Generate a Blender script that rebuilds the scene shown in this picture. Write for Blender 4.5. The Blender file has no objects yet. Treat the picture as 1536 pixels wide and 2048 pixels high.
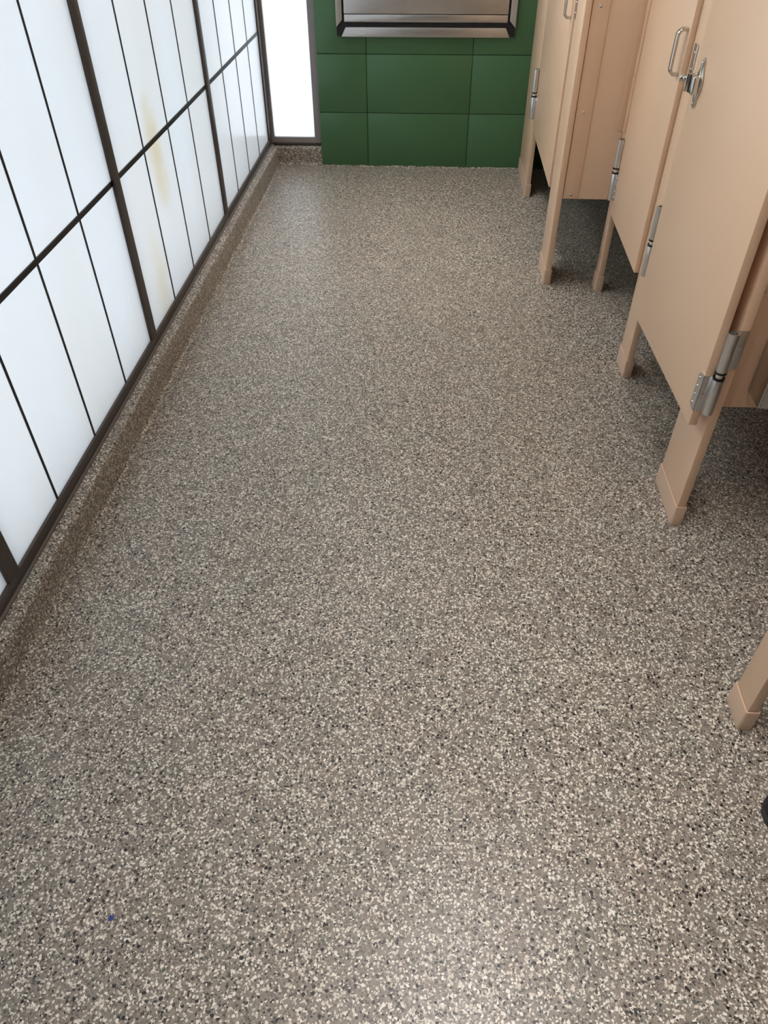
import bpy, bmesh, math, random
from mathutils import Vector, Matrix
random.seed(7)
LAMP_W = 7.0
S = 1.53                     # camera height in metres; layout below is written in camera heights
scene = bpy.context.scene
col = scene.collection

# ---------------------------------------------------------------- materials
def new_mat(name):
    m = bpy.data.materials.new(name); m.use_nodes = True
    nt = m.node_tree
    return m, nt, nt.nodes['Principled BSDF']
def srgb(r, g, b):
    f = lambda c: (c/255/12.92) if c/255 <= .04045 else ((c/255+.055)/1.055)**2.4
    return (f(r), f(g), f(b), 1)
def plain(name, c, rough=.5, metal=0., bump=0., bscale=300., spec=.5, var=0.):
    m, nt, p = new_mat(name)
    p.inputs['Base Color'].default_value = c
    p.inputs['Roughness'].default_value = rough
    p.inputs['Metallic'].default_value = metal
    p.inputs['Specular IOR Level'].default_value = spec
    tc = nt.nodes.new('ShaderNodeTexCoord')
    if bump:
        n = nt.nodes.new('ShaderNodeTexNoise'); n.inputs['Scale'].default_value = bscale
        b = nt.nodes.new('ShaderNodeBump'); b.inputs['Strength'].default_value = bump
        b.inputs['Distance'].default_value = .0006
        nt.links.new(tc.outputs['Object'], n.inputs['Vector'])
        nt.links.new(n.outputs['Fac'], b.inputs['Height'])
        nt.links.new(b.outputs['Normal'], p.inputs['Normal'])
    if var:
        n = nt.nodes.new('ShaderNodeTexNoise'); n.inputs['Scale'].default_value = 3.5
        n.inputs['Detail'].default_value = 4
        r = nt.nodes.new('ShaderNodeMapRange')
        r.inputs['To Min'].default_value = 1-var; r.inputs['To Max'].default_value = 1+var
        x = nt.nodes.new('ShaderNodeMix'); x.data_type = 'RGBA'; x.blend_type = 'MULTIPLY'
        x.inputs['Factor'].default_value = 1; x.inputs['A'].default_value = c
        nt.links.new(tc.outputs['Object'], n.inputs['Vector'])
        nt.links.new(n.outputs['Fac'], r.inputs['Value'])
        nt.links.new(r.outputs['Result'], x.inputs['B'])
        nt.links.new(x.outputs['Result'], p.inputs['Base Color'])
    return m
def brushed(name, c, rough=.28, axis=0, streak=.25):
    """brushed metal with fine streaks running along one axis"""
    m, nt, p = new_mat(name)
    p.inputs['Metallic'].default_value = 1
    tc = nt.nodes.new('ShaderNodeTexCoord'); mp = nt.nodes.new('ShaderNodeMapping')
    sc = [900, 900, 900]; sc[axis] = 12
    mp.inputs['Scale'].default_value = sc
    n = nt.nodes.new('ShaderNodeTexNoise'); n.inputs['Scale'].default_value = 1
    r = nt.nodes.new('ShaderNodeMapRange'); r.inputs['To Min'].default_value = rough*(1-streak); r.inputs['To Max'].default_value = rough*(1+streak)
    cr = nt.nodes.new('ShaderNodeMapRange'); cr.inputs['To Min'].default_value = .86; cr.inputs['To Max'].default_value = 1.1
    x = nt.nodes.new('ShaderNodeMix'); x.data_type = 'RGBA'; x.blend_type = 'MULTIPLY'
    x.inputs['Factor'].default_value = 1; x.inputs['A'].default_value = c
    L = nt.links.new
    L(tc.outputs['Object'], mp.inputs['Vector']); L(mp.outputs['Vector'], n.inputs['Vector'])
    L(n.outputs['Fac'], r.inputs['Value']); L(r.outputs['Result'], p.inputs['Roughness'])
    L(n.outputs['Fac'], cr.inputs['Value']); L(cr.outputs['Result'], x.inputs['B']); L(x.outputs['Result'], p.inputs['Base Color'])
    return m

def flake_floor():
    """quartz / vinyl flake epoxy: random chips of several sizes in a taupe binder"""
    m, nt, p = new_mat('flake_floor'); N = nt.nodes; L = nt.links.new
    geo = N.new('ShaderNodeNewGeometry')
    # warp coordinates so the chips get irregular outlines
    wn = N.new('ShaderNodeTexNoise'); wn.inputs['Scale'].default_value = 260; wn.inputs['Detail'].default_value = 1
    L(geo.outputs['Position'], wn.inputs['Vector'])
    ws = N.new('ShaderNodeVectorMath'); ws.operation = 'SUBTRACT'; ws.inputs[1].default_value = (.5, .5, .5)
    L(wn.outputs['Color'], ws.inputs[0])
    wm = N.new('ShaderNodeVectorMath'); wm.operation = 'SCALE'; wm.inputs['Scale'].default_value = .0045
    L(ws.outputs[0], wm.inputs[0])
    wa = N.new('ShaderNodeVectorMath'); wa.operation = 'ADD'
    L(geo.outputs['Position'], wa.inputs[0]); L(wm.outputs[0], wa.inputs[1])
    def vor(scale, off):
        mp = N.new('ShaderNodeMapping'); mp.inputs['Location'].default_value = off
        L(wa.outputs[0], mp.inputs['Vector'])
        v = N.new('ShaderNodeTexVoronoi'); v.inputs['Scale'].default_value = scale
        L(mp.outputs['Vector'], v.inputs['Vector'])
        s = N.new('ShaderNodeSeparateColor'); L(v.outputs['Color'], s.inputs['Color'])
        return v, s
    def ramp(src, stops):
        r = N.new('ShaderNodeValToRGB'); r.color_ramp.interpolation = 'CONSTANT'
        e = r.color_ramp.elements
        while len(e) < len(stops): e.new(.5)
        for k, (pos, c) in enumerate(stops): e[k].position = pos; e[k].color = srgb(*c)
        L(src, r.inputs['Fac']); return r
    def mixc(a, b, f):
        x = N.new('ShaderNodeMix'); x.data_type = 'RGBA'
        L(a, x.inputs['A']); L(b, x.inputs['B']); L(f, x.inputs['Factor']); return x.outputs['Result']
    def mask(sep, chan, lo, vorn, dist):
        a = N.new('ShaderNodeMath'); a.operation = 'LESS_THAN'; a.inputs[1].default_value = lo
        L(sep.outputs[chan], a.inputs[0])
        b = N.new('ShaderNodeMath'); b.operation = 'LESS_THAN'; b.inputs[1].default_value = dist
        L(vorn.outputs['Distance'], b.inputs[0])
        c = N.new('ShaderNodeMath'); c.operation = 'MULTIPLY'
        L(a.outputs[0], c.inputs[0]); L(b.outputs[0], c.inputs[1]); return c.outputs[0]
    v1, s1 = vor(285, (0, 0, 0))
    base = ramp(s1.outputs['Red'], [(0, TA), (.30, TB), (.44, TC), (.60, TD), (.69, TE), (.765, TW2), (.85, TW), (.93, TDK2), (.965, TDK)])
    v2, s2 = vor(148, (3.1, 1.7, .4))
    white = ramp(s2.outputs['Green'], [(0, TW), (.35, TW2), (.75, TW3)])
    c = mixc(base.outputs['Color'], white.outputs['Color'], mask(s2, 'Red', .22, v2, .46))
    v3, s3 = vor(122, (7.3, 2.2, 5.4))
    dark = ramp(s3.outputs['Green'], [(0, TDK), (.45, TBR), (.62, TDK2), (.85, TGG)])
    c = mixc(c, dark.outputs['Color'], mask(s3, 'Red', .12, v3, .44))
    # large-scale slight hue drift
    ln = N.new('ShaderNodeTexNoise'); ln.inputs['Scale'].default_value = 7; ln.inputs['Detail'].default_value = 3
    L(geo.outputs['Position'], ln.inputs['Vector'])
    lr = N.new('ShaderNodeValToRGB'); lr.color_ramp.elements[0].position = .3; lr.color_ramp.elements[1].position = .7
    lr.color_ramp.elements[0].color = (.79, .785, .75, 1); lr.color_ramp.elements[1].color = (.83, .775, .745, 1)
    L(ln.outputs['Fac'], lr.inputs['Fac'])
    mu = N.new('ShaderNodeMix'); mu.data_type = 'RGBA'; mu.blend_type = 'MULTIPLY'; mu.inputs['Factor'].default_value = 1
    L(c, mu.inputs['A']); L(lr.outputs['Color'], mu.inputs['B'])
    # one stray blue chip
    d = N.new('ShaderNodeVectorMath'); d.operation = 'DISTANCE'; d.inputs[1].default_value = (-.369*S, .3123*S, 0)
    L(wa.outputs[0], d.inputs[0])
    lt = N.new('ShaderNodeMath'); lt.operation = 'LESS_THAN'; lt.inputs[1].default_value = .0055
    L(d.outputs['Value'], lt.inputs[0])
    bl = N.new('ShaderNodeRGB'); bl.outputs[0].default_value = srgb(38, 55, 120)
    L(mixc(mu.outputs['Result'], bl.outputs[0], lt.outputs[0]), p.inputs['Base Color'])
    # satin topcoat over slightly uneven chips
    rr = N.new('ShaderNodeMapRange'); rr.inputs['To Min'].default_value = .26; rr.inputs['To Max'].default_value = .48
    L(s1.outputs['Blue'], rr.inputs['Value']); L(rr.outputs['Result'], p.inputs['Roughness'])
    p.inputs['Specular IOR Level'].default_value = .5
    b = N.new('ShaderNodeBump'); b.inputs['Strength'].default_value = .4; b.inputs['Distance'].default_value = .0006
    fn = N.new('ShaderNodeTexNoise'); fn.inputs['Scale'].default_value = 330; fn.inputs['Detail'].default_value = 2
    L(geo.outputs['Position'], fn.inputs['Vector'])
    L(fn.outputs['Fac'], b.inputs['Height']); L(b.outputs['Normal'], p.inputs['Normal'])
    return m
TA = (146, 138, 129); TB = (132, 126, 118); TC = (154, 144, 134); TD = (120, 117, 110); TE = (104, 95, 88)
TW = (244, 239, 230); TW2 = (222, 215, 204); TW3 = (202, 197, 186)
TDK = (24, 22, 22); TDK2 = (66, 62, 59); TBR = (84, 66, 56); TGG = (92, 98, 92)

def tan_paint():
    return plain('tan_enamel', srgb(224, 189, 158), rough=.34, bump=.25, bscale=420, spec=.45, var=.02)

def translucent_panel(name='translucent_panel', gain=1.0):
    """white translucent wall panel lit by the daylight outside it"""
    m, nt, p = new_mat(name); N = nt.nodes; L = nt.links.new
    out = N['Material Output'] if 'Material Output' in N else [n for n in N if n.type == 'OUTPUT_MATERIAL'][0]
    N.remove(p)
    tc = N.new('ShaderNodeTexCoord')
    mp = N.new('ShaderNodeMapping'); mp.inputs['Scale'].default_value = (3, 3, .8)
    L(tc.outputs['Object'], mp.inputs['Vector'])
    n = N.new('ShaderNodeTexNoise'); n.inputs['Scale'].default_value = 1.3; n.inputs['Detail'].default_value = 5
    L(mp.outputs['Vector'], n.inputs['Vector'])
    r = N.new('ShaderNodeValToRGB'); e = r.color_ramp.elements
    e[0].position = .3; e[0].color = (.475, .487, .495, 1); e[1].position = .7; e[1].color = (.485, .507, .530, 1)
    L(n.outputs['Fac'], r.inputs['Fac'])
    # yellowish stains in the weathered pane of the middle bay
    geo = N.new('ShaderNodeNewGeometry')
    def stain(cy, cz, ry, rz, amt, c_in):
        s = N.new('ShaderNodeVectorMath'); s.operation = 'SUBTRACT'; s.inputs[1].default_value = (-.672*S, cy*S, cz*S)
        L(geo.outputs['Position'], s.inputs[0])
        q = N.new('ShaderNodeVectorMath'); q.operation = 'MULTIPLY'; q.inputs[1].default_value = (0, 1/(ry*S), 1/(rz*S))
        L(s.outputs[0], q.inputs[0])
        ln = N.new('ShaderNodeVectorMath'); ln.operation = 'LENGTH'; L(q.outputs[0], ln.inputs[0])
        nz = N.new('ShaderNodeTexNoise'); nz.inputs['Scale'].default_value = 9; nz.inputs['Detail'].default_value = 4
        L(geo.outputs['Position'], nz.inputs['Vector'])
        ad = N.new('ShaderNodeMath'); ad.operation = 'ADD'; L(ln.outputs['Value'], ad.inputs[0]); L(nz.outputs['Fac'], ad.inputs[1])
        mr = N.new('ShaderNodeMapRange'); mr.inputs['From Min'].default_value = .5; mr.inputs['From Max'].default_value = 1.5
        mr.inputs['To Min'].default_value = amt; mr.inputs['To Max'].default_value = 0
        L(ad.outputs[0], mr.inputs['Value'])
        x = N.new('ShaderNodeMix'); x.data_type = 'RGBA'; x.inputs['B'].default_value = (.445, .41, .33, 1)
        L(mr.outputs['Result'], x.inputs['Factor']); L(c_in, x.inputs['A']); return x.outputs['Result']
    for q in e: q.color = [min(1, v*gain) for v in q.color[:3]]+[1]
    c = stain(1.86, .43, .07, .16, .8, r.outputs['Color'])
    c = stain(1.72, .17, .06, .17, .5, c)
    tr = N.new('ShaderNodeBsdfTranslucent'); L(c, tr.inputs['Color'])
    fs = N.new('ShaderNodeTexNoise'); fs.inputs['Scale'].default_value = 45; fs.inputs['Detail'].default_value = 5
    L(mp.outputs['Vector'], fs.inputs['Vector'])
    b = N.new('ShaderNodeBump'); b.inputs['Strength'].default_value = .12; b.inputs['Distance'].default_value = .002
    L(fs.outputs['Fac'], b.inputs['Height'])
    gl = N.new('ShaderNodeBsdfGlossy'); gl.inputs['Roughness'].default_value = .16
    L(b.outputs['Normal'], gl.inputs['Normal'])
    fr = N.new('ShaderNodeFresnel'); fr.inputs['IOR'].default_value = 1.42
    bf = N.new('ShaderNodeMath'); bf.operation = 'SUBTRACT'; bf.inputs[0].default_value = 1; L(geo.outputs['Backfacing'], bf.inputs[1])
    ff = N.new('ShaderNodeMath'); ff.operation = 'MULTIPLY'; L(fr.outputs[0], ff.inputs[0]); L(bf.outputs[0], ff.inputs[1])
    df = N.new('ShaderNodeBsdfDiffuse'); df.inputs['Color'].default_value = (.85, .86, .87, 1)
    m0 = N.new('ShaderNodeMixShader'); m0.inputs[0].default_value = .22; L(tr.outputs[0], m0.inputs[1]); L(df.outputs[0], m0.inputs[2])
    mx = N.new('ShaderNodeMixShader'); L(ff.outputs[0], mx.inputs[0]); L(m0.outputs[0], mx.inputs[1]); L(gl.outputs[0], mx.inputs[2])
    L(mx.outputs[0], out.inputs['Surface'])
    return m

M = {}
M['floor'] = flake_floor()
M['tan'] = tan_paint()
M['shoe'] = plain('tan_plastic_shoe', srgb(202, 172, 148), rough=.45, bump=.15, bscale=500)
M['panel'] = translucent_panel()
M['panel_bright'] = translucent_panel('bright_translucent_panel', 1.2)
M['mullion'] = plain('bronze_frame', srgb(74, 67, 64), rough=.42, bump=.1, var=.05)
M['lip'] = plain('sill_lip_highlight', srgb(112, 104, 98), rough=.5)  # lighter than the frame: the lip's highlight is put into its colour
M['bar'] = plain('black_grid_bar', srgb(22, 22, 24), rough=.45)
M['jamb'] = plain('grey_frame', srgb(140, 133, 133), rough=.45, bump=.1)
M['tile'] = plain('green_glazed_tile', srgb(66, 103, 68), rough=.34, bump=.12, bscale=90, var=.05)
M['grout'] = plain('dark_green_grout', srgb(14, 34, 22), rough=.8)
M['steel'] = brushed('brushed_steel', (.58, .56, .54, 1), .30, axis=0)
M['steel_v'] = brushed('satin_hinge_steel', (.72, .71, .70, 1), .30, axis=2)
M['chrome'] = plain('polished_chrome', (.62, .60, .57, 1), rough=.18, metal=1)
M['dark'] = plain('gap_shade', srgb(9, 9, 12), rough=.6)  # near-black colour stands in for the shade in open gaps and slots
M['nylon'] = plain('black_nylon_bushing', srgb(14, 13, 13), rough=.5)
M['pin'] = plain('ivory_hinge_pin', srgb(225, 215, 198), rough=.3)
M['wall'] = plain('painted_wall', srgb(112, 104, 92), rough=.7, bump=.2, bscale=120, var=.02)
M['ceil'] = plain('ceiling_paint', srgb(225, 222, 214), rough=.85)
M['rubber'] = plain('black_rubber', srgb(30, 28, 30), rough=.5, bump=.4, bscale=260)
m, nt, p = new_mat('clear_glass')
tb = nt.nodes.new('ShaderNodeBsdfTransparent'); tb.inputs['Color'].default_value = (.95, .97, .96, 1)
gb = nt.nodes.new('ShaderNodeBsdfGlossy'); gb.inputs['Roughness'].default_value = .02
ms = nt.nodes.new('ShaderNodeMixShader'); ms.inputs[0].default_value = .06
nt.links.new(tb.outputs[0], ms.inputs[1]); nt.links.new(gb.outputs[0], ms.inputs[2])
nt.links.new(ms.outputs[0], [n for n in nt.nodes if n.type == 'OUTPUT_MATERIAL'][0].inputs['Surface'])
M['glass'] = m
m, nt, p = new_mat('lamp_diffuser')
p.inputs['Base Color'].default_value = (.9, .9, .9, 1)
p.inputs['Emission Color'].default_value = (1, .93, .87, 1); p.inputs['Emission Strength'].default_value = 2.0
M['lamp'] = m

# ---------------------------------------------------------------- mesh helpers (camera-height units)
def box(bm, x0, x1, y0, y1, z0, z1, bev=0., seg=2):
    vs = [bm.verts.new((x, y, z)) for x in (x0, x1) for y in (y0, y1) for z in (z0, z1)]
    fs = [bm.faces.new([vs[i] for i in f]) for f in ((0,1,3,2),(4,6,7,5),(0,4,5,1),(2,3,7,6),(0,2,6,4),(1,5,7,3))]
    if bev:
        es = list({e for f in fs for e in f.edges})
        bmesh.ops.bevel(bm, geom=es, offset=bev, segments=seg, profile=.5, affect='EDGES')
def hexa(bm, pts, bev=0., seg=2):
    """eight corners in x,y,z min/max order"""
    vs = [bm.verts.new(q) for q in pts]
    fs = [bm.faces.new([vs[i] for i in f]) for f in ((0,1,3,2),(4,6,7,5),(0,4,5,1),(2,3,7,6),(0,2,6,4),(1,5,7,3))]
    if bev:
        es = list({e for f in fs for e in f.edges})
        bmesh.ops.bevel(bm, geom=es, offset=bev, segments=seg, profile=.5, affect='EDGES')
def cyl(bm, a, b, r, r2=None, n=28, bev=0.):
    a = Vector(a); b = Vector(b); d = b-a
    rot = d.to_track_quat('Z', 'Y').to_matrix().to_4x4()
    res = bmesh.ops.create_cone(bm, cap_ends=True, segments=n, radius1=r, radius2=r if r2 is None else r2, depth=d.length,
                          matrix=Matrix.Translation((a+b)/2) @ rot)
    if bev:
        es = [e for e in {e for v in res['verts'] for e in v.link_edges} if any(len(f.verts) > 4 for f in e.link_faces)]
        bmesh.ops.bevel(bm, geom=es, offset=bev, segments=2, profile=.5, affect='EDGES')
def dome(bm, c, ax, r, h):
    """low domed screw or rivet head with a rim"""
    c = Vector(c); q = Vector(ax).to_track_quat('Z', 'Y'); n = 20
    rings = [(r, 0), (r, h*.35), (r*.8, h*.8), (r*.42, h)]
    prev = None
    for rr, hh in rings:
        ring = [bm.verts.new(c + q @ Vector((rr*math.cos(2*math.pi*k/n), rr*math.sin(2*math.pi*k/n), hh))) for k in range(n)]
        if prev:
            for k in range(n): bm.faces.new([prev[k], prev[(k+1) % n], ring[(k+1) % n], ring[k]])
        prev = ring
    bm.faces.new(prev)
def prism(bm, outline, axis, a, b, bev=0., seg=2):
    """extrude a 2-D outline along an axis between a and b (outline in the other two axes, in x,y,z order)"""
    def P(u, v, w): return {0: (w, u, v), 1: (u, w, v), 2: (u, v, w)}[axis]
    lo = [bm.verts.new(P(u, v, a)) for u, v in outline]; hi = [bm.verts.new(P(u, v, b)) for u, v in outline]
    n = len(outline)
    fs = [bm.faces.new(lo[::-1]), bm.faces.new(hi)]
    fs += [bm.faces.new([lo[k], lo[(k+1) % n], hi[(k+1) % n], hi[k]]) for k in range(n)]
    bmesh.ops.recalc_face_normals(bm, faces=fs)
    if bev:
        es = [e for e in fs[1].edges] + [e for e in fs[0].edges]
        bmesh.ops.bevel(bm, geom=es, offset=bev, segments=seg, profile=.5, affect='EDGES')
def sweep(bm, path, w, t, wax):
    """flat strap swept along a path; wax = width direction"""
    wax = Vector(wax); prev = None; path = [Vector(q) for q in path]
    for i, q in enumerate(path):
        d = (path[min(i+1, len(path)-1)] - path[max(i-1, 0)]).normalized()
        nrm = d.cross(wax).normalized()
        prof = [(-.5, -.32), (-.38, -.5), (.38, -.5), (.5, -.32), (.5, .32), (.38, .5), (-.38, .5), (-.5, .32)]
        ring = [bm.verts.new(q + wax*w*u + nrm*t*v) for u, v in prof]
        if prev:
            for k in range(8): bm.faces.new([prev[k], prev[(k+1) % 8], ring[(k+1) % 8], ring[k]])
        else: bm.faces.new(ring[::-1])
        prev = ring
    bm.faces.new(prev)

def wloc(o):
    v = Vector(o.location)
    while o.parent: o = o.parent; v += Vector(o.location)
    return v
def obj(name, bm, mat, parent=None, smooth=True, origin=None, rot=None):
    """link one bmesh (absolute layout coordinates) as ONE mesh object"""
    if rot:                          # (pivot, angle about z)
        R = Matrix.Translation(rot[0]) @ Matrix.Rotation(rot[1], 4, 'Z') @ Matrix.Translation(-Vector(rot[0]))
        bmesh.ops.transform(bm, matrix=R, verts=bm.verts)
    bmesh.ops.scale(bm, vec=(S, S, S), verts=bm.verts)
    bmesh.ops.recalc_face_normals(bm, faces=bm.faces)
    if parent is None:
        o0 = Vector(origin)*S if origin else Vector((0, 0, 0)); loc = o0
    else:
        xs = [v.co for v in bm.verts]
        c = sum(xs, Vector())/len(xs); o0 = c; loc = c - wloc(parent)
    bmesh.ops.translate(bm, vec=-o0, verts=bm.verts)
    me = bpy.data.meshes.new(name); bm.to_mesh(me); bm.free()
    me.materials.append(mat)
    if smooth:
        me.shade_smooth(); me.set_sharp_from_angle(angle=math.radians(38))
    o = bpy.data.objects.new(name, me); col.objects.link(o)
    o.parent = parent; o.location = loc
    return o
def thing(name, label, cat, loc, group=None):
    o = bpy.data.objects.new(name, None); o.empty_display_size = .05
    o.location = Vector(loc)*S; col.objects.link(o)
    o['label'] = label; o['category'] = cat
    if group: o['group'] = group
    return o
def tag(o, label, cat, group=None):
    o['label'] = label; o['category'] = cat
    if group: o['group'] = group
    return o
def struct(o): o['kind'] = 'structure'; return o
def B(): return bmesh.new()

XL, XR, YB, YF, ZC = -.668, 1.46, -1.05, 3.185, 1.76     # left face, right wall, wall behind, green wall, ceiling
# ---------------------------------------------------------------- floor, curb, walls, ceiling
b = B(); box(b, -.70, XR, YB, YF+.03, -.04, 0); struct(obj('floor', b, M['floor'], smooth=False))
b = B(); box(b, -.80, XR+.05, YB-.05, YF+.16, ZC, ZC+.05); struct(obj('ceiling', b, M['ceil'], smooth=False))
b = B(); box(b, XR, XR+.05, YB, YF+.1, -.04, ZC); struct(obj('wall_right', b, M['wall'], smooth=False))
b = B(); box(b, -.80, XR+.05, YB-.05, YB, -.04, ZC); struct(obj('wall_front', b, M['wall'], smooth=False))

def curb_profile():
    # (distance from the wall line, z): cove at the floor, soft nose, sloped top
    pts = [(-.004, -.02), (-.004, .0765), (.004, .0745), (.014, .0700)]
    for k in range(6):
        a = math.pi/2*(1-k/5); pts.append((.0165+.0085*math.cos(a), .0605+.0085*math.sin(a)))
    pts += [(.0245, .016)]
    for k in range(1, 6):
        a = math.pi/2*k/5; pts.append((.0245+.010*(1-math.cos(a)), .012-.0118*math.sin(a)))
    pts += [(.036, -.02)]
    return pts
pf = curb_profile()
b = B()
path = [(XL, YB), (XL, 3.2205), (-.4605, 3.2205)]
rings = []
for i, (px, py) in enumerate(path):
    ring = []
    for d, z in pf:
        if i == 0: q = (px+d, py, z)
        elif i == 1: q = (px+d, py-d, z)
        else: q = (px, py-d, z)
        ring.append(b.verts.new(q))
    rings.append(ring)
for r0, r1 in zip(rings, rings[1:]):
    for k in range(len(pf)-1): b.faces.new([r0[k], r1[k], r1[k+1], r0[k+1]])
b.faces.new(rings[0]); b.faces.new(rings[-1])
struct(obj('baseboard_left', b, M['floor']))

# left wall behind the sill line and above the panels
b = B(); box(b, -.80, XL-.004, YB, 3.26, -.04, .076); box(b, -.80, XL-.002, YB, 3.26, 1.66, ZC); box(b, -.80, XL-.002, YB, -.030, .0755, 1.6605)  # last box: unseen solid near end, added to cut light on the divider
struct(obj('wall_left', b, M['wall'], smooth=False))

# translucent wall: bays between heavy mullions
bays = [(-.011, .785), (.785, 1.5785), (1.5785, 2.389), (2.389, 3.2)]
for n, (y0, y1) in enumerate(bays):
    last = n == len(bays)-1
    b = B(); box(b, XL-.0085, XL-.0055, y0, y1 if last else y1-.0005, .078, 1.2300)
    w = struct(obj('window_%d' % (n+1), b, M['panel'], smooth=False))
    b = B(); hw = .0175
    if last: box(b, XL-.03, XL+.001, 3.166, 3.2125, .076, 1.66, .001)
    else: box(b, XL-.03, XL+.0005, y1-hw, y1+hw, .098, 1.66, .0012)
    obj('mullion', b, M['mullion'], w)
    b = B(); box(b, XL-.0085, XL-.0055, y0+.001, y1-.001, 1.2355, 1.66); obj('added_daylight_pane', b, M['glass'], w, smooth=False)  # unseen clear opening, added to let more high daylight onto doors and floor
    b = B(); ya, yb = y0+(hw if n else 0)-.018, y1+(.0 if last else .0)
    box(b, XL-.03, XL, ya, yb, .074, .0995, .001)                       # sill bar
    sl = obj('sill', b, M['mullion'], w)
    b = B(); box(b, XL-.002, XL+.0045, ya, yb, .0735, .0790, .0008); obj('sill_lip', b, M['lip'], sl)
    step = .2
    b = B()
    ks = [y1 - .2*k for k in (3, 2, 1)] if not last else [2.5885, 2.785, 2.980]
    if n == 2: ks = [1.7813, 1.978, 2.1745]
    if n == 1: ks = [.979, 1.1755, 1.3735]
    for yk in ks: box(b, XL-.0058, XL-.0040, yk-.0028, yk+.0028, .098, 1.66)
    for zk in (.4685, .83+.02, 1.23):
        box(b, XL-.0060, XL-.0030, y0, y1, zk-.0052, zk+.0052)
    obj('grid_bars', b, M['bar'], w, smooth=False)
# a little chipped notch of sealant on the second mullion
b = B(); box(b, XL, XL+.0012, 1.555, 1.5625, .445, .475, .0005)
obj('sealant_chip', b, M['bar'], bpy.data.objects['window_2'])

# corner window on the end wall
yw = 3.2125
b = B(); box(b, -.664, -.470, yw+.006, yw+.009, .09, 1.66)
w = struct(obj('window_5', b, M['panel_bright'], smooth=False))
def rounded_opening(bm, x0, x1, z0, z1, X0, X1, Z0, Z1, y0, y1, r):
    """frame plate with an opening whose lower corners are rounded"""
    inner = []
    for cx, cz, a0 in ((x1-r, z0+r, -90), (x1-r, z1-r, 0), (x0+r, z1-r, 90), (x0+r, z0+r, 180)):
        for k in range(5):
            a = math.radians(a0+90*k/4); inner.append((cx+r*math.cos(a), cz+r*math.sin(a)))
    outer = []
    cs = [(X1, Z0), (X1, Z1), (X0, Z1), (X0, Z0)]
    for c in cs: outer += [c]*5
    n = len(inner)
    for yy, flip in ((y0, 0), (y1, 1)):
        iv = [bm.verts.new((x, yy, z)) for x, z in inner]
        ov = [bm.verts.new((x, yy, z)) for x, z in cs]
        for k in range(n):
            k2 = (k+1) % n; a, c = ov[k//5], ov[k2//5]
            f = [iv[k], iv[k2], c] + ([a] if a is not c else [])
            bm.faces.new(f)
        if not flip: I0 = iv; O0 = ov
    for k in range(n): bm.faces.new([I0[k], I0[(k+1) % n], iv[(k+1) % n], iv[k]])
    for k in range(4): bm.faces.new([O0[k], O0[(k+1) % 4], ov[(k+1) % 4], ov[k]])
b = B(); rounded_opening(b, -.6555, -.4885, .1005, 1.61, -.6675, -.4600, .0765, 1.66, yw-.003, yw+.012, .004)
obj('window_frame', b, M['jamb'], w)
b = B(); box(b, -.6655, -.4600, yw-.0065, yw-.0030, .0735, .0815, .001)
obj('sill', b, M['mullion'], w)

# green tiled end wall
b = B(); box(b, -.4590, XR, YF+.003, YF+.06, -.04, ZC); box(b, -.68, -.459, YF+.022, YF+.06, -.04, .0765); box(b, -.68, -.459, YF+.03, YF+.09, 1.66, ZC)
wb = struct(obj('wall_back', b, M['grout'], smooth=False))
b = B()
xs = [-.4600, -.2705, .1285, .528, .928, 1.328, XR]
zs = [0.0, .2000, .4000, .6, .8, 1.0, 1.2, 1.4, 1.6, ZC]
g = .0011
for i in range(len(xs)-1):
    for j in range(len(zs)-1):
        x0 = xs[i] + (g if i else 0); z0 = zs[j]+(g if j else .0005)
        box(b, x0, xs[i+1]-g, YF, YF+.008, z0, zs[j+1]-g, .0012)
obj('wall_tiles', b, M['tile'], wb)
# ragged flake-coating edge where the floor meets the tile
b = B(); rnd = random.Random(3)
x = -.4590
while x < .40:
    w_ = rnd.uniform(.008, .03); h_ = rnd.uniform(.0015, .0055); d_ = rnd.uniform(.002, .005)
    prism(b, [(YF-d_, -.002), (YF-d_*.3, h_), (YF+.001, h_*1.1), (YF+.001, -.002)], 0, x, x+w_)
    x += w_
struct(obj('trim_1', b, M['floor'], smooth=False))

# ---------------------------------------------------------------- steel unit on the green wall
yq = YF - .0002
U = thing('recessed_wall_unit', 'wide stainless steel cabinet set in the green tiled wall', 'cabinet', ((-.3768+.2739)/2, YF, .4585))
x0, x1, zb, zt = -.3775, .2745, .4585, .96
b = B(); box(b, x0+.001, x1-.001, yq-.012, yq, zb+.0005, zt-.001); obj('back_box', b, M['dark'], U, smooth=False)
def bar4(bm, p):   # p: four (x,z) corners counter-clockwise, sloping trim: outer edge near the wall, inner edge forward
    prism(bm, p, 1, yq-.020, yq-.0125, .0008)
tw = .022
b = B(); bar4(b, [(x0, zb+.030), (x0+tw, zb+.052), (x0+tw, zt-tw), (x0, zt)]); obj('side_trim', b, M['steel_v'], U)
b = B(); bar4(b, [(x1, zb+.030), (x1, zt), (x1-tw, zt-tw), (x1-tw, zb+.052)]); obj('side_trim', b, M['steel_v'], U)
b = B(); bar4(b, [(x0+.018, zb), (x1-.018, zb), (x1-.018-tw*.75, zb+.030), (x0+.018+tw*.75, zb+.030)]); obj('bottom_trim', b, M['steel'], U)
b = B(); bar4(b, [(x0, zt), (x0+tw, zt-tw), (x1-tw, zt-tw), (x1, zt)]); obj('top_trim', b, M['steel'], U)
b = B(); box(b, x0+.030, x1-.030, yq-.026, yq-.010, zb+.072, zt-.03, .002); obj('door_panel', b, M['steel'], U)
b = B(); box(b, x0+.030, x1-.030, yq-.020, yq-.010, zb+.046, zb+.0695, .0015); obj('lower_rail', b, M['steel'], U)

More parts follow.
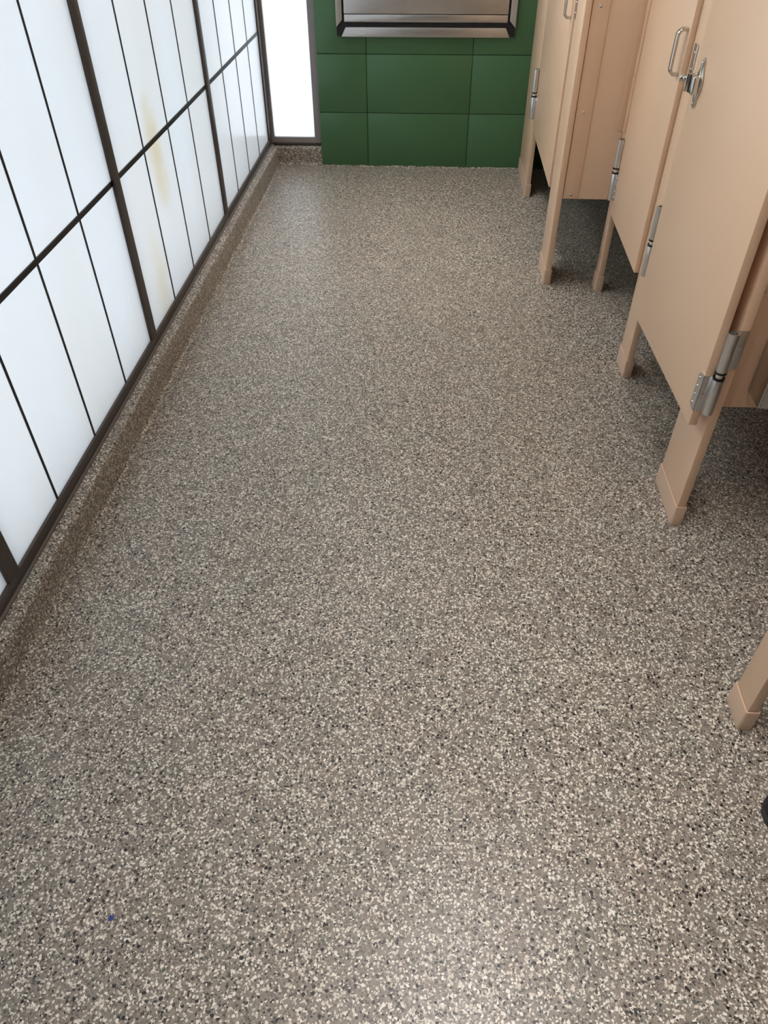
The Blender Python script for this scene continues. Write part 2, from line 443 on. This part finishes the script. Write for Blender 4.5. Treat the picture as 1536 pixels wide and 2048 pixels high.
# ---------------------------------------------------------------- toilet partitions
FX = .494; AX = .3455          # aisle faces of the two runs of pilasters
TH = .0160; DT = .0145; ZTOP = 1.20; ZD0, ZD1 = .235, 1.14
def shoe_mesh(x0, x1, y0, y1):
    b = B(); t = .0030; h = .0455
    # hollow-looking cap: rounded box flaring gently to the floor, with a raised top lip
    sec = []
    for z, o in ((0.0, t+.0002), (.002, t+.0006), (.012, t+.0006), (h-.003, t+.0002), (h, t-.0004)):
        sec.append((z, o))
    prev = None
    def ring(z, o, r):
        pts = []
        X0, X1, Y0, Y1 = x0-o, x1+o, y0-o, y1+o
        for cx, cy, a0 in ((X1-r, Y0+r, -90), (X1-r, Y1-r, 0), (X0+r, Y1-r, 90), (X0+r, Y0+r, 180)):
            for k in range(5):
                a = math.radians(a0+90*k/4); pts.append(b.verts.new((cx+r*math.cos(a), cy+r*math.sin(a), z)))
        return pts
    for i, (z, o) in enumerate(sec):
        rg = ring(z, o, .0045 if z < .02 else .003)
        if prev:
            for k in range(20): b.faces.new([prev[k], prev[(k+1) % 20], rg[(k+1) % 20], rg[k]])
        prev = rg
    inn = ring(h, .0004, .002)
    for k in range(20): b.faces.new([prev[k], prev[(k+1) % 20], inn[(k+1) % 20], inn[k]])
    low = ring(h-.004, .0002, .002)
    for k in range(20): b.faces.new([inn[k], inn[(k+1) % 20], low[(k+1) % 20], low[k]])
    b.faces.new(low)
    return b
def pilaster(face, y0, y1, label, shoe=True, wallside=False):
    t = thing('partition_pilaster', label, 'pilaster', (face+TH/2, (y0+y1)/2, 0), 'toilet partition pilasters')
    b = B(); box(b, face, face+TH, y0, y1, .004, ZTOP, .0016)
    obj('post', b, M['tan'], t)
    obj('floor_shoe', shoe_mesh(face, face+TH, y0, min(y1, YF-.004)), M['shoe'], t)
    return t

H0, HG0, HG1, H1 = .2700, .3390, .3525, .4225       # hinge heights: lower barrel, gap, upper barrel
def hinge_upper(parent, xk, yk, face, yn):
    """upper half: barrel and leaf lying on the pilaster's edge face at y = yn"""
    b = B(); r = .0090
    # open tube
    n = 28; rings = []
    for rr, z in ((r*.62, H1-.012), (r*.62, H1), (r, H1), (r, HG1), (r*.5, HG1)):
        rings.append([b.verts.new((xk+rr*math.cos(2*math.pi*k/n), yk+rr*math.sin(2*math.pi*k/n), z)) for k in range(n)])
    for q0, q1 in zip(rings, rings[1:]):
        for k in range(n): b.faces.new([q0[k], q0[(k+1) % n], q1[(k+1) % n], q1[k]])
    b.faces.new(rings[0]); b.faces.new(rings[-1])
    s = 1 if yn > yk else -1
    box(b, xk, face+TH-.001, yn-.0018 if s > 0 else yn, yn if s > 0 else yn+.0018, HG1, H1, .0005)
    h = obj('hinge_bracket', b, M['steel_v'], parent)
    h['label'] = 'brushed steel upper hinge barrel with leaf'
    b = B(); dome(b, (face+TH*.62, yn-.0018*s, (H1+HG1)/2), (0, -s, 0), .0022, .0007); obj('screw', b, M['chrome'], h)
    b = B(); cyl(b, (xk, yk, HG1+.001), (xk, yk, HG1-.003), r*1.04); cyl(b, (xk, yk, HG0+.003), (xk, yk, HG0-.001), r*1.04)
    obj('hinge_bushing', b, M['nylon'], h)
    b = B(); cyl(b, (xk, yk, HG0), (xk, yk, HG1), r*.66); obj('hinge_pin', b, M['pin'], h)
def hinge_lower(parent, xk, yk, ang, x_out, y_end, s):
    """lower half on the door in its CLOSED pose (outer face x_out, hinge end y_end, body on side s of it), then turned by ang about the pin"""
    b = B(); r = .0090
    cyl(b, (xk, yk, H0), (xk, yk, HG0), r, bev=.0006)
    t = .0016
    ye = y_end - s*.0                     # plate across the hinge end of the door
    box(b, min(x_out-t, xk), x_out+DT+t, min(ye, ye-s*t), max(ye, ye-s*t), H0, HG0, .0004)
    wl = .019
    for xa, xb in ((x_out-t, x_out), (x_out+DT, x_out+DT+t)):
        prism(b, [(ye-s*t, H0), (ye+s*wl*.75, H0+.001), (ye+s*wl, H0+.007), (ye+s*wl, HG0-.007), (ye+s*wl*.75, HG0-.001), (ye-s*t, HG0)], 0, xa, xb)
    h = obj('hinge_bracket', b, M['steel_v'], parent, rot=((xk, yk, 0), ang))
    h['label'] = 'brushed steel lower hinge barrel with riveted wrap plate'
    for k in range(4):
        b = B(); z = H0+.010+k*.0162
        dome(b, (x_out-t, ye+s*wl*.62, z), (-1, 0, 0), .0023, .0016)
        dome(b, (x_out+DT+t, ye+s*wl*.62, z), (1, 0, 0), .0023, .0016)
        obj('rivet', b, M['chrome'], h, rot=((xk, yk, 0), ang))
    b = B(); dome(b, (x_out+DT*.5, ye-s*t, (H0+HG0)/2), (0, -s, 0), .0022, .0007); obj('screw', b, M['chrome'], h, rot=((xk, yk, 0), ang))

def pull_handle(parent, xf, yc, z0, z1, rot=None, drop=.018):
    b = B(); path = []
    R = .011
    path.append((xf, yc, z0))
    for k in range(6):
        a = math.pi/2*k/5; path.append((xf-drop+R-R*math.sin(a), yc, z0+R-R*math.cos(a)))
    for k in range(6):
        a = math.pi/2*k/5; path.append((xf-drop+R-R*math.cos(a), yc, z1-R+R*math.sin(a)))
    path.append((xf, yc, z1))
    sweep(b, path, .0150, .0060, (0, 1, 0))
    h = obj('pull_handle', b, M['chrome'], parent, rot=rot); h['label'] = 'chrome D-shaped pull handle'

def strike_plate(parent, face, y0, y1, z0, z1, screws):
    b = B(); box(b, face-.0022, face, y0, y1, z0, z1, .001)
    k = obj('strike_plate', b, M['chrome'], parent); k['label'] = 'chrome latch strike plate'
    for z in screws:
        b = B(); dome(b, (face-.0022, (y0+y1)/2, z), (-1, 0, 0), .0026, .0016); obj('screw', b, M['chrome'], k)

pA = pilaster(AX, 2.868, 3.183, 'wide tan pilaster against the green tiled wall, farthest from the camera')
pB = pilaster(AX, 2.133, 2.270, 'tan pilaster standing forward in the aisle with the brown divider behind it')
pC = pilaster(FX, 2.0925, 2.1370, 'narrow tan pilaster butting the brown divider, left of the second closed door')
pD = pilaster(FX, 1.6210, 1.7000, 'tan pilaster between the closed door with the pull handle and the swung-back door')
pE = pilaster(FX, 1.0835, 1.2175, 'tan pilaster carrying the big steel hinge of the swung-back door')
pF = pilaster(FX, .6320, .6825, 'short visible tan pilaster foot at the right edge, nearest to the camera')
strike_plate(pB, AX, 2.255, 2.2685, .655, .745, (.668, .690, .732))
strike_plate(pD, FX, 1.6600, 1.6840, .652, .706, (.664, .692))

def door(label, y0, y1, xo_near, xo_far, hx, hy, face, yn):
    """closed door hinged at its far end; outer face runs from xo_near to xo_far"""
    t = thing('stall_door', label, 'door', ((xo_near+xo_far)/2+DT/2, (y0+y1)/2, ZD0), 'stall doors')
    b = B()
    hexa(b, [(xo_near, y0, ZD0), (xo_near, y0, ZD1), (xo_far, y1, ZD0), (xo_far, y1, ZD1),
             (xo_near+DT, y0, ZD0), (xo_near+DT, y0, ZD1), (xo_far+DT, y1, ZD0), (xo_far+DT, y1, ZD1)], .0012)
    obj('door_leaf', b, M['tan'], t)
    return t
# farthest door
dA = door('closed tan stall door nearest the green wall, hinge on its left', 2.277, 2.858, AX-.0045, AX-.0025, 0, 0, 0, 0)
hinge_upper(pA, AX-.0110, 2.8590, AX, 2.868); hinge_lower(dA, AX-.0110, 2.8590, 0, AX-.0025, 2.858, -1)
pull_handle(dA, AX-.0045, 2.302, .652, .735)
# second door, slightly ajar towards the aisle
dC = door('tan stall door slightly ajar, with a chrome D handle beside the latch', 1.703, 2.083, .4833, .4885, 0, 0, 0, 0)
hinge_upper(pC, FX-.0115, 2.0835, FX, 2.0925); hinge_lower(dC, FX-.0115, 2.0835, 0, .4885, 2.083, -1)
pull_handle(dC, .4838, 1.722, .6445, .7225)
# third door, closed behind the swung-back one
dD = door('closed tan stall door hidden behind the swung-back door, only its hinge edge showing', 1.222, 1.612, .4885, .4885, 0, 0, 0, 0)
hinge_upper(pD, FX-.0115, 1.6125, FX, 1.6210); hinge_lower(dD, FX-.0115, 1.6125, 0, .4885, 1.612, -1)
# fourth door: opened fully, turned back over its neighbour; its inside face looks at the aisle
kx, ky = FX-.0115, 1.0740
dE = thing('stall_door', 'large tan stall door swung fully open, its inner face and chrome latch showing', 'door', (.455, 1.27, ZD0), 'stall doors')
n0, f0, fz = .4622, .4485, .0       # inner-face x at hinge end, at free end, twist with height
ya, yb2 = 1.0825, 1.4960
def fx(z, t): return n0 + (f0 - fz*(z-.23) - n0)*t
b = B()
hexa(b, [(fx(.237, 0), ya, .2385), (fx(ZD1, 0), ya, ZD1), (fx(.232, 1), yb2, .2315), (fx(ZD1, 1), yb2, ZD1),
         (fx(.237, 0)+DT, ya, .2385), (fx(ZD1, 0)+DT, ya, ZD1), (fx(.232, 1)+DT, yb2, .2315), (fx(ZD1, 1)+DT, yb2, ZD1)], .0012)
obj('door_leaf', b, M['tan'], dE)
hinge_upper(pE, kx, ky, FX, 1.0835)
hinge_lower(dE, kx, ky, math.pi+math.radians(1.6), .4885-.0005, ky-.0088, -1)

# slide latch near the free edge of the swung-back door
def latch(parent, yc, zc):
    xf = fx(zc, (yc-ya)/(yb2-ya))
    # boat-shaped base plate with raised rim
    def outl(k, zk):
        pts = []
        for a, bb in ((-.5, 0.0), (-.46, .20), (-.30, .34), (-.16, .80), (-.10, 1), (.10, 1), (.16, .80), (.30, .34), (.46, .20), (.5, 0)):
            pts.append((yc + .0210*bb*k, zc + a*.077*zk))
        for a, bb in ((.46, -.20), (.30, -.34), (.16, -.80), (.10, -1), (-.10, -1), (-.16, -.80), (-.30, -.34), (-.46, -.20)):
            pts.append((yc + .0140*bb*k - .002, zc + a*.077*zk))
        return pts
    b = B(); prism(b, outl(1, 1), 0, xf-.0035, xf, .0009); prism(b, outl(.7, .9), 0, xf-.0048, xf-.0030, .0006)
    L = obj('slide_latch', b, M['chrome'], parent); L['label'] = 'chrome slide latch'
    b = B(); box(b, xf-.0150, xf-.003, yc-.0115, yc+.0120, zc-.016, zc+.012, .0022, 3); obj('latch_housing', b, M['chrome'], L)
    b = B(); box(b, xf-.0157, xf-.0120, yc+.0075, yc+.0100, zc-.0155, zc+.0115, .0006); obj('housing_slot', b, M['dark'], L)
    b = B(); box(b, xf-.0215, xf-.004, yc+.0100, yc+.0145, zc-.015, zc+.013, .0014); box(b, xf-.0120, xf-.004, yc+.0135, yc+.044, zc-.007, zc+.007, .0012)
    obj('latch_bolt', b, M['chrome'], L)
    b = B(); cyl(b, (xf-.010, yc+.032, zc+.000), (xf-.022, yc+.036, zc+.001), .0055, .0048, bev=.0008); cyl(b, (xf-.021, yc+.0355, zc+.001), (xf-.0255, yc+.0370, zc+.001), .0068, bev=.001)
    obj('latch_knob', b, M['chrome'], L)
    for a in (-.40, .40):
        b = B(); dome(b, (xf-.0042, yc, zc+a*.077), (-1, 0, 0), .0024, .0018); obj('screw', b, M['chrome'], L)
latch(dE, 1.457, .686)
b = B(); dome(b, (fx(.77, .93), 1.462, .742), (-1, 0, 0), .0030, .0008); obj('cover_plug', b, M['tan'], dE)

# divider panels between the stalls
def divider(label, x0, y0, brk, screws):
    t = thing('divider_panel', label, 'partition panel', ((x0+XR)/2, y0+.007, .25), 'stall divider panels')
    b = B(); box(b, x0, XR-.004, y0, y0+.014, .25, 1.14, .0012); obj('panel', b, M['tan'], t)
    b = B(); box(b, x0+.0005, x0+brk, y0-.0022, y0+.0162, .2525, 1.138, .0007)
    c = obj('edge_channel', b, M['tan'], t)
    for z in screws:
        b = B(); dome(b, (x0+brk*.5, y0-.0022, z), (0, -1, 0), .0038, .0016); obj('screw', b, M['chrome'], c)
    return t
divider('tan divider behind the forward pilaster, three screws down its edge channel, in shade', AX+TH+.0015, 2.1395, .042, (.262, .47, .70))
divider('tan divider behind the pilaster with the hinge screwed through, steel box on it', FX+TH+.0015, 1.125, .030, (.47, .70))
divider('tan divider inside the stalls behind the second closed door', FX+TH+.0015, 1.655, .040, (.262, .47))
divider('tan divider behind the nearest pilaster foot, beyond the right edge', FX+TH+.0015, .650, .030, (.47, .70))
# angle bracket joining the narrow pilaster to the long divider
t = thing('corner_bracket', 'long tan angle bracket screwed to the narrow pilaster above its steel hinge', 'bracket', (FX, 2.125, .43))
b = B(); box(b, FX-.0035, FX-.0002, 2.112, 2.1372, .428, 1.14, .0006); box(b, FX-.020, FX-.0030, 2.1345, 2.1372, .428, 1.14, .0006)
br = obj('angle', b, M['tan'], t)
for z in (.56, .76, .96):
    b = B(); dome(b, (FX-.0035, 2.122, z), (-1, 0, 0), .0028, .0016); obj('screw', b, M['chrome'], t)

# stainless box on the divider of the open stall
t = thing('steel_dispenser', 'dark reflecting stainless steel box mounted on the divider at the right edge', 'dispenser', (.66, 1.095, .29))
b = B(); box(b, .5600, .745, 1.068, 1.1225, .2870, .56, .0012); obj('casing', b, M['steel'], t)
b = B(); box(b, .5630, .742, 1.0645, 1.0682, .2890, .556, .0010); obj('front_door', b, M['steel'], t)

# ---------------------------------------------------------------- shoe at the right edge
t = thing('black_shoe', 'toe of a black rubber clog poking in at the right edge of the floor', 'shoe', (.57, .5, 0))
def shoe_body(z0, z1, grow, flat):
    b = B(); prev = None
    cx0 = .4865
    out = []
    n = 40; Ln = .17; W = .047
    def outline(k):
        pts = []
        for i in range(n):
            a = 2*math.pi*i/n
            u = -math.cos(a); v = math.sin(a)
            x = Ln/2*(1+u*abs(u)**-.25 if abs(u) > 1e-6 else 1)
            pts.append((x, v*W*(1-.18*math.exp(-((x-.10)/.03)**2))))
        return pts
    P = outline(1)
    levels = flat
    for z, s in levels:
        ring = [b.verts.new((cx0+Ln/2+(x-Ln/2)*s, .4925+y*s, z)) for x, y in P]
        if prev:
            for k in range(n): b.faces.new([prev[k], prev[(k+1) % n], ring[(k+1) % n], ring[k]])
        else: b.faces.new(ring)
        prev = ring
    b.faces.new(prev)
    return b
obj('sole', shoe_body(0, 0, 0, [(0.0005, .96), (.003, 1.0), (.010, 1.0), (.0115, .985)]), M['rubber'], t)
u = obj('upper', shoe_body(0, 0, 0, [(.0114, .965), (.018, .96), (.026, .90), (.032, .78), (.036, .60), (.0375, .35)]), M['rubber'], t)
for dx, dy in ((.028, -.006), (.044, .010), (.045, -.016)):
    b = B(); cyl(b, (.4865+dx, .4925+dy, .0335), (.4865+dx, .4925+dy, .0372), .0032, bev=.0006); obj('vent_stud', b, M['nylon'], u)
b = B(); dome(b, (.4990, .4850, .0245), (-.6, -.2, 1), .0042, .0016); r_ = obj('rivet', b, M['jamb'], u)

# ---------------------------------------------------------------- ceiling lights
LAMPS = [(.18, -.45, 'ceiling light behind the camera end of the aisle'), (.18, .55, 'ceiling light over the middle of the aisle'),
         (-.1, 2.35, 'ceiling light over the far end of the aisle')]
for lx, ly, lab in LAMPS:
    t = thing('ceiling_light', lab, 'ceiling light', (lx, ly, ZC), 'ceiling lights')
    b = B(); box(b, lx-.10, lx+.10, ly-.38, ly+.38, ZC-.045, ZC-.0005, .004); obj('housing', b, M['ceil'], t)
    b = B(); box(b, lx-.092, lx+.092, ly-.372, ly+.372, ZC-.050, ZC-.0445, .002); obj('diffuser', b, M['lamp'], t)
    ld = bpy.data.lights.new('lamp_tubes', 'AREA'); ld.shape = 'RECTANGLE'; ld.size = .18*S; ld.size_y = .74*S
    ld.energy = LAMP_W; ld.color = (1, .945, .91); ld.spread = math.radians(78)
    lo = bpy.data.objects.new('lamp_tubes', ld); col.objects.link(lo); lo.parent = t; lo.location = (0, 0, -.053*S)

# ---------------------------------------------------------------- daylight
w = bpy.data.worlds.new('daylight'); scene.world = w; w.use_nodes = True
bg = w.node_tree.nodes['Background']
bg.inputs['Color'].default_value = (.95, .98, 1.0, 1); bg.inputs['Strength'].default_value = 5.8

# ---------------------------------------------------------------- camera
p_, y_, r_a = 7.43129383e-01, 6.75405540e-02, -6.78307111e-03
cp, sp, cy, sy = math.cos(p_), math.sin(p_), math.cos(y_), math.sin(y_)
f = Vector((-sy*cp, cy*cp, -sp)); rt = Vector((cy, sy, 0)); up = rt.cross(f)
rt2 = rt*math.cos(r_a) + up*math.sin(r_a); up2 = -rt*math.sin(r_a) + up*math.cos(r_a)
cam = bpy.data.cameras.new('camera'); cam.sensor_fit = 'VERTICAL'; cam.sensor_height = 36; cam.lens = 1468.84/2048*36
cam.clip_start = .02
co = bpy.data.objects.new('camera', cam); col.objects.link(co)
m4 = Matrix((rt2, up2, -f)).transposed().to_4x4(); m4.translation = Vector((0, 0, S))
co.matrix_world = m4
scene.camera = co

vs = scene.view_settings
vs.view_transform = 'Standard'; vs.look = 'None'; vs.gamma = 1; vs.exposure = 0.0; vs.use_curve_mapping = False
scene.cycles.use_denoising = True
scene.cycles.max_bounces = 10; scene.cycles.diffuse_bounces = 6; scene.cycles.transmission_bounces = 6
scene.cycles.sample_clamp_indirect = 6
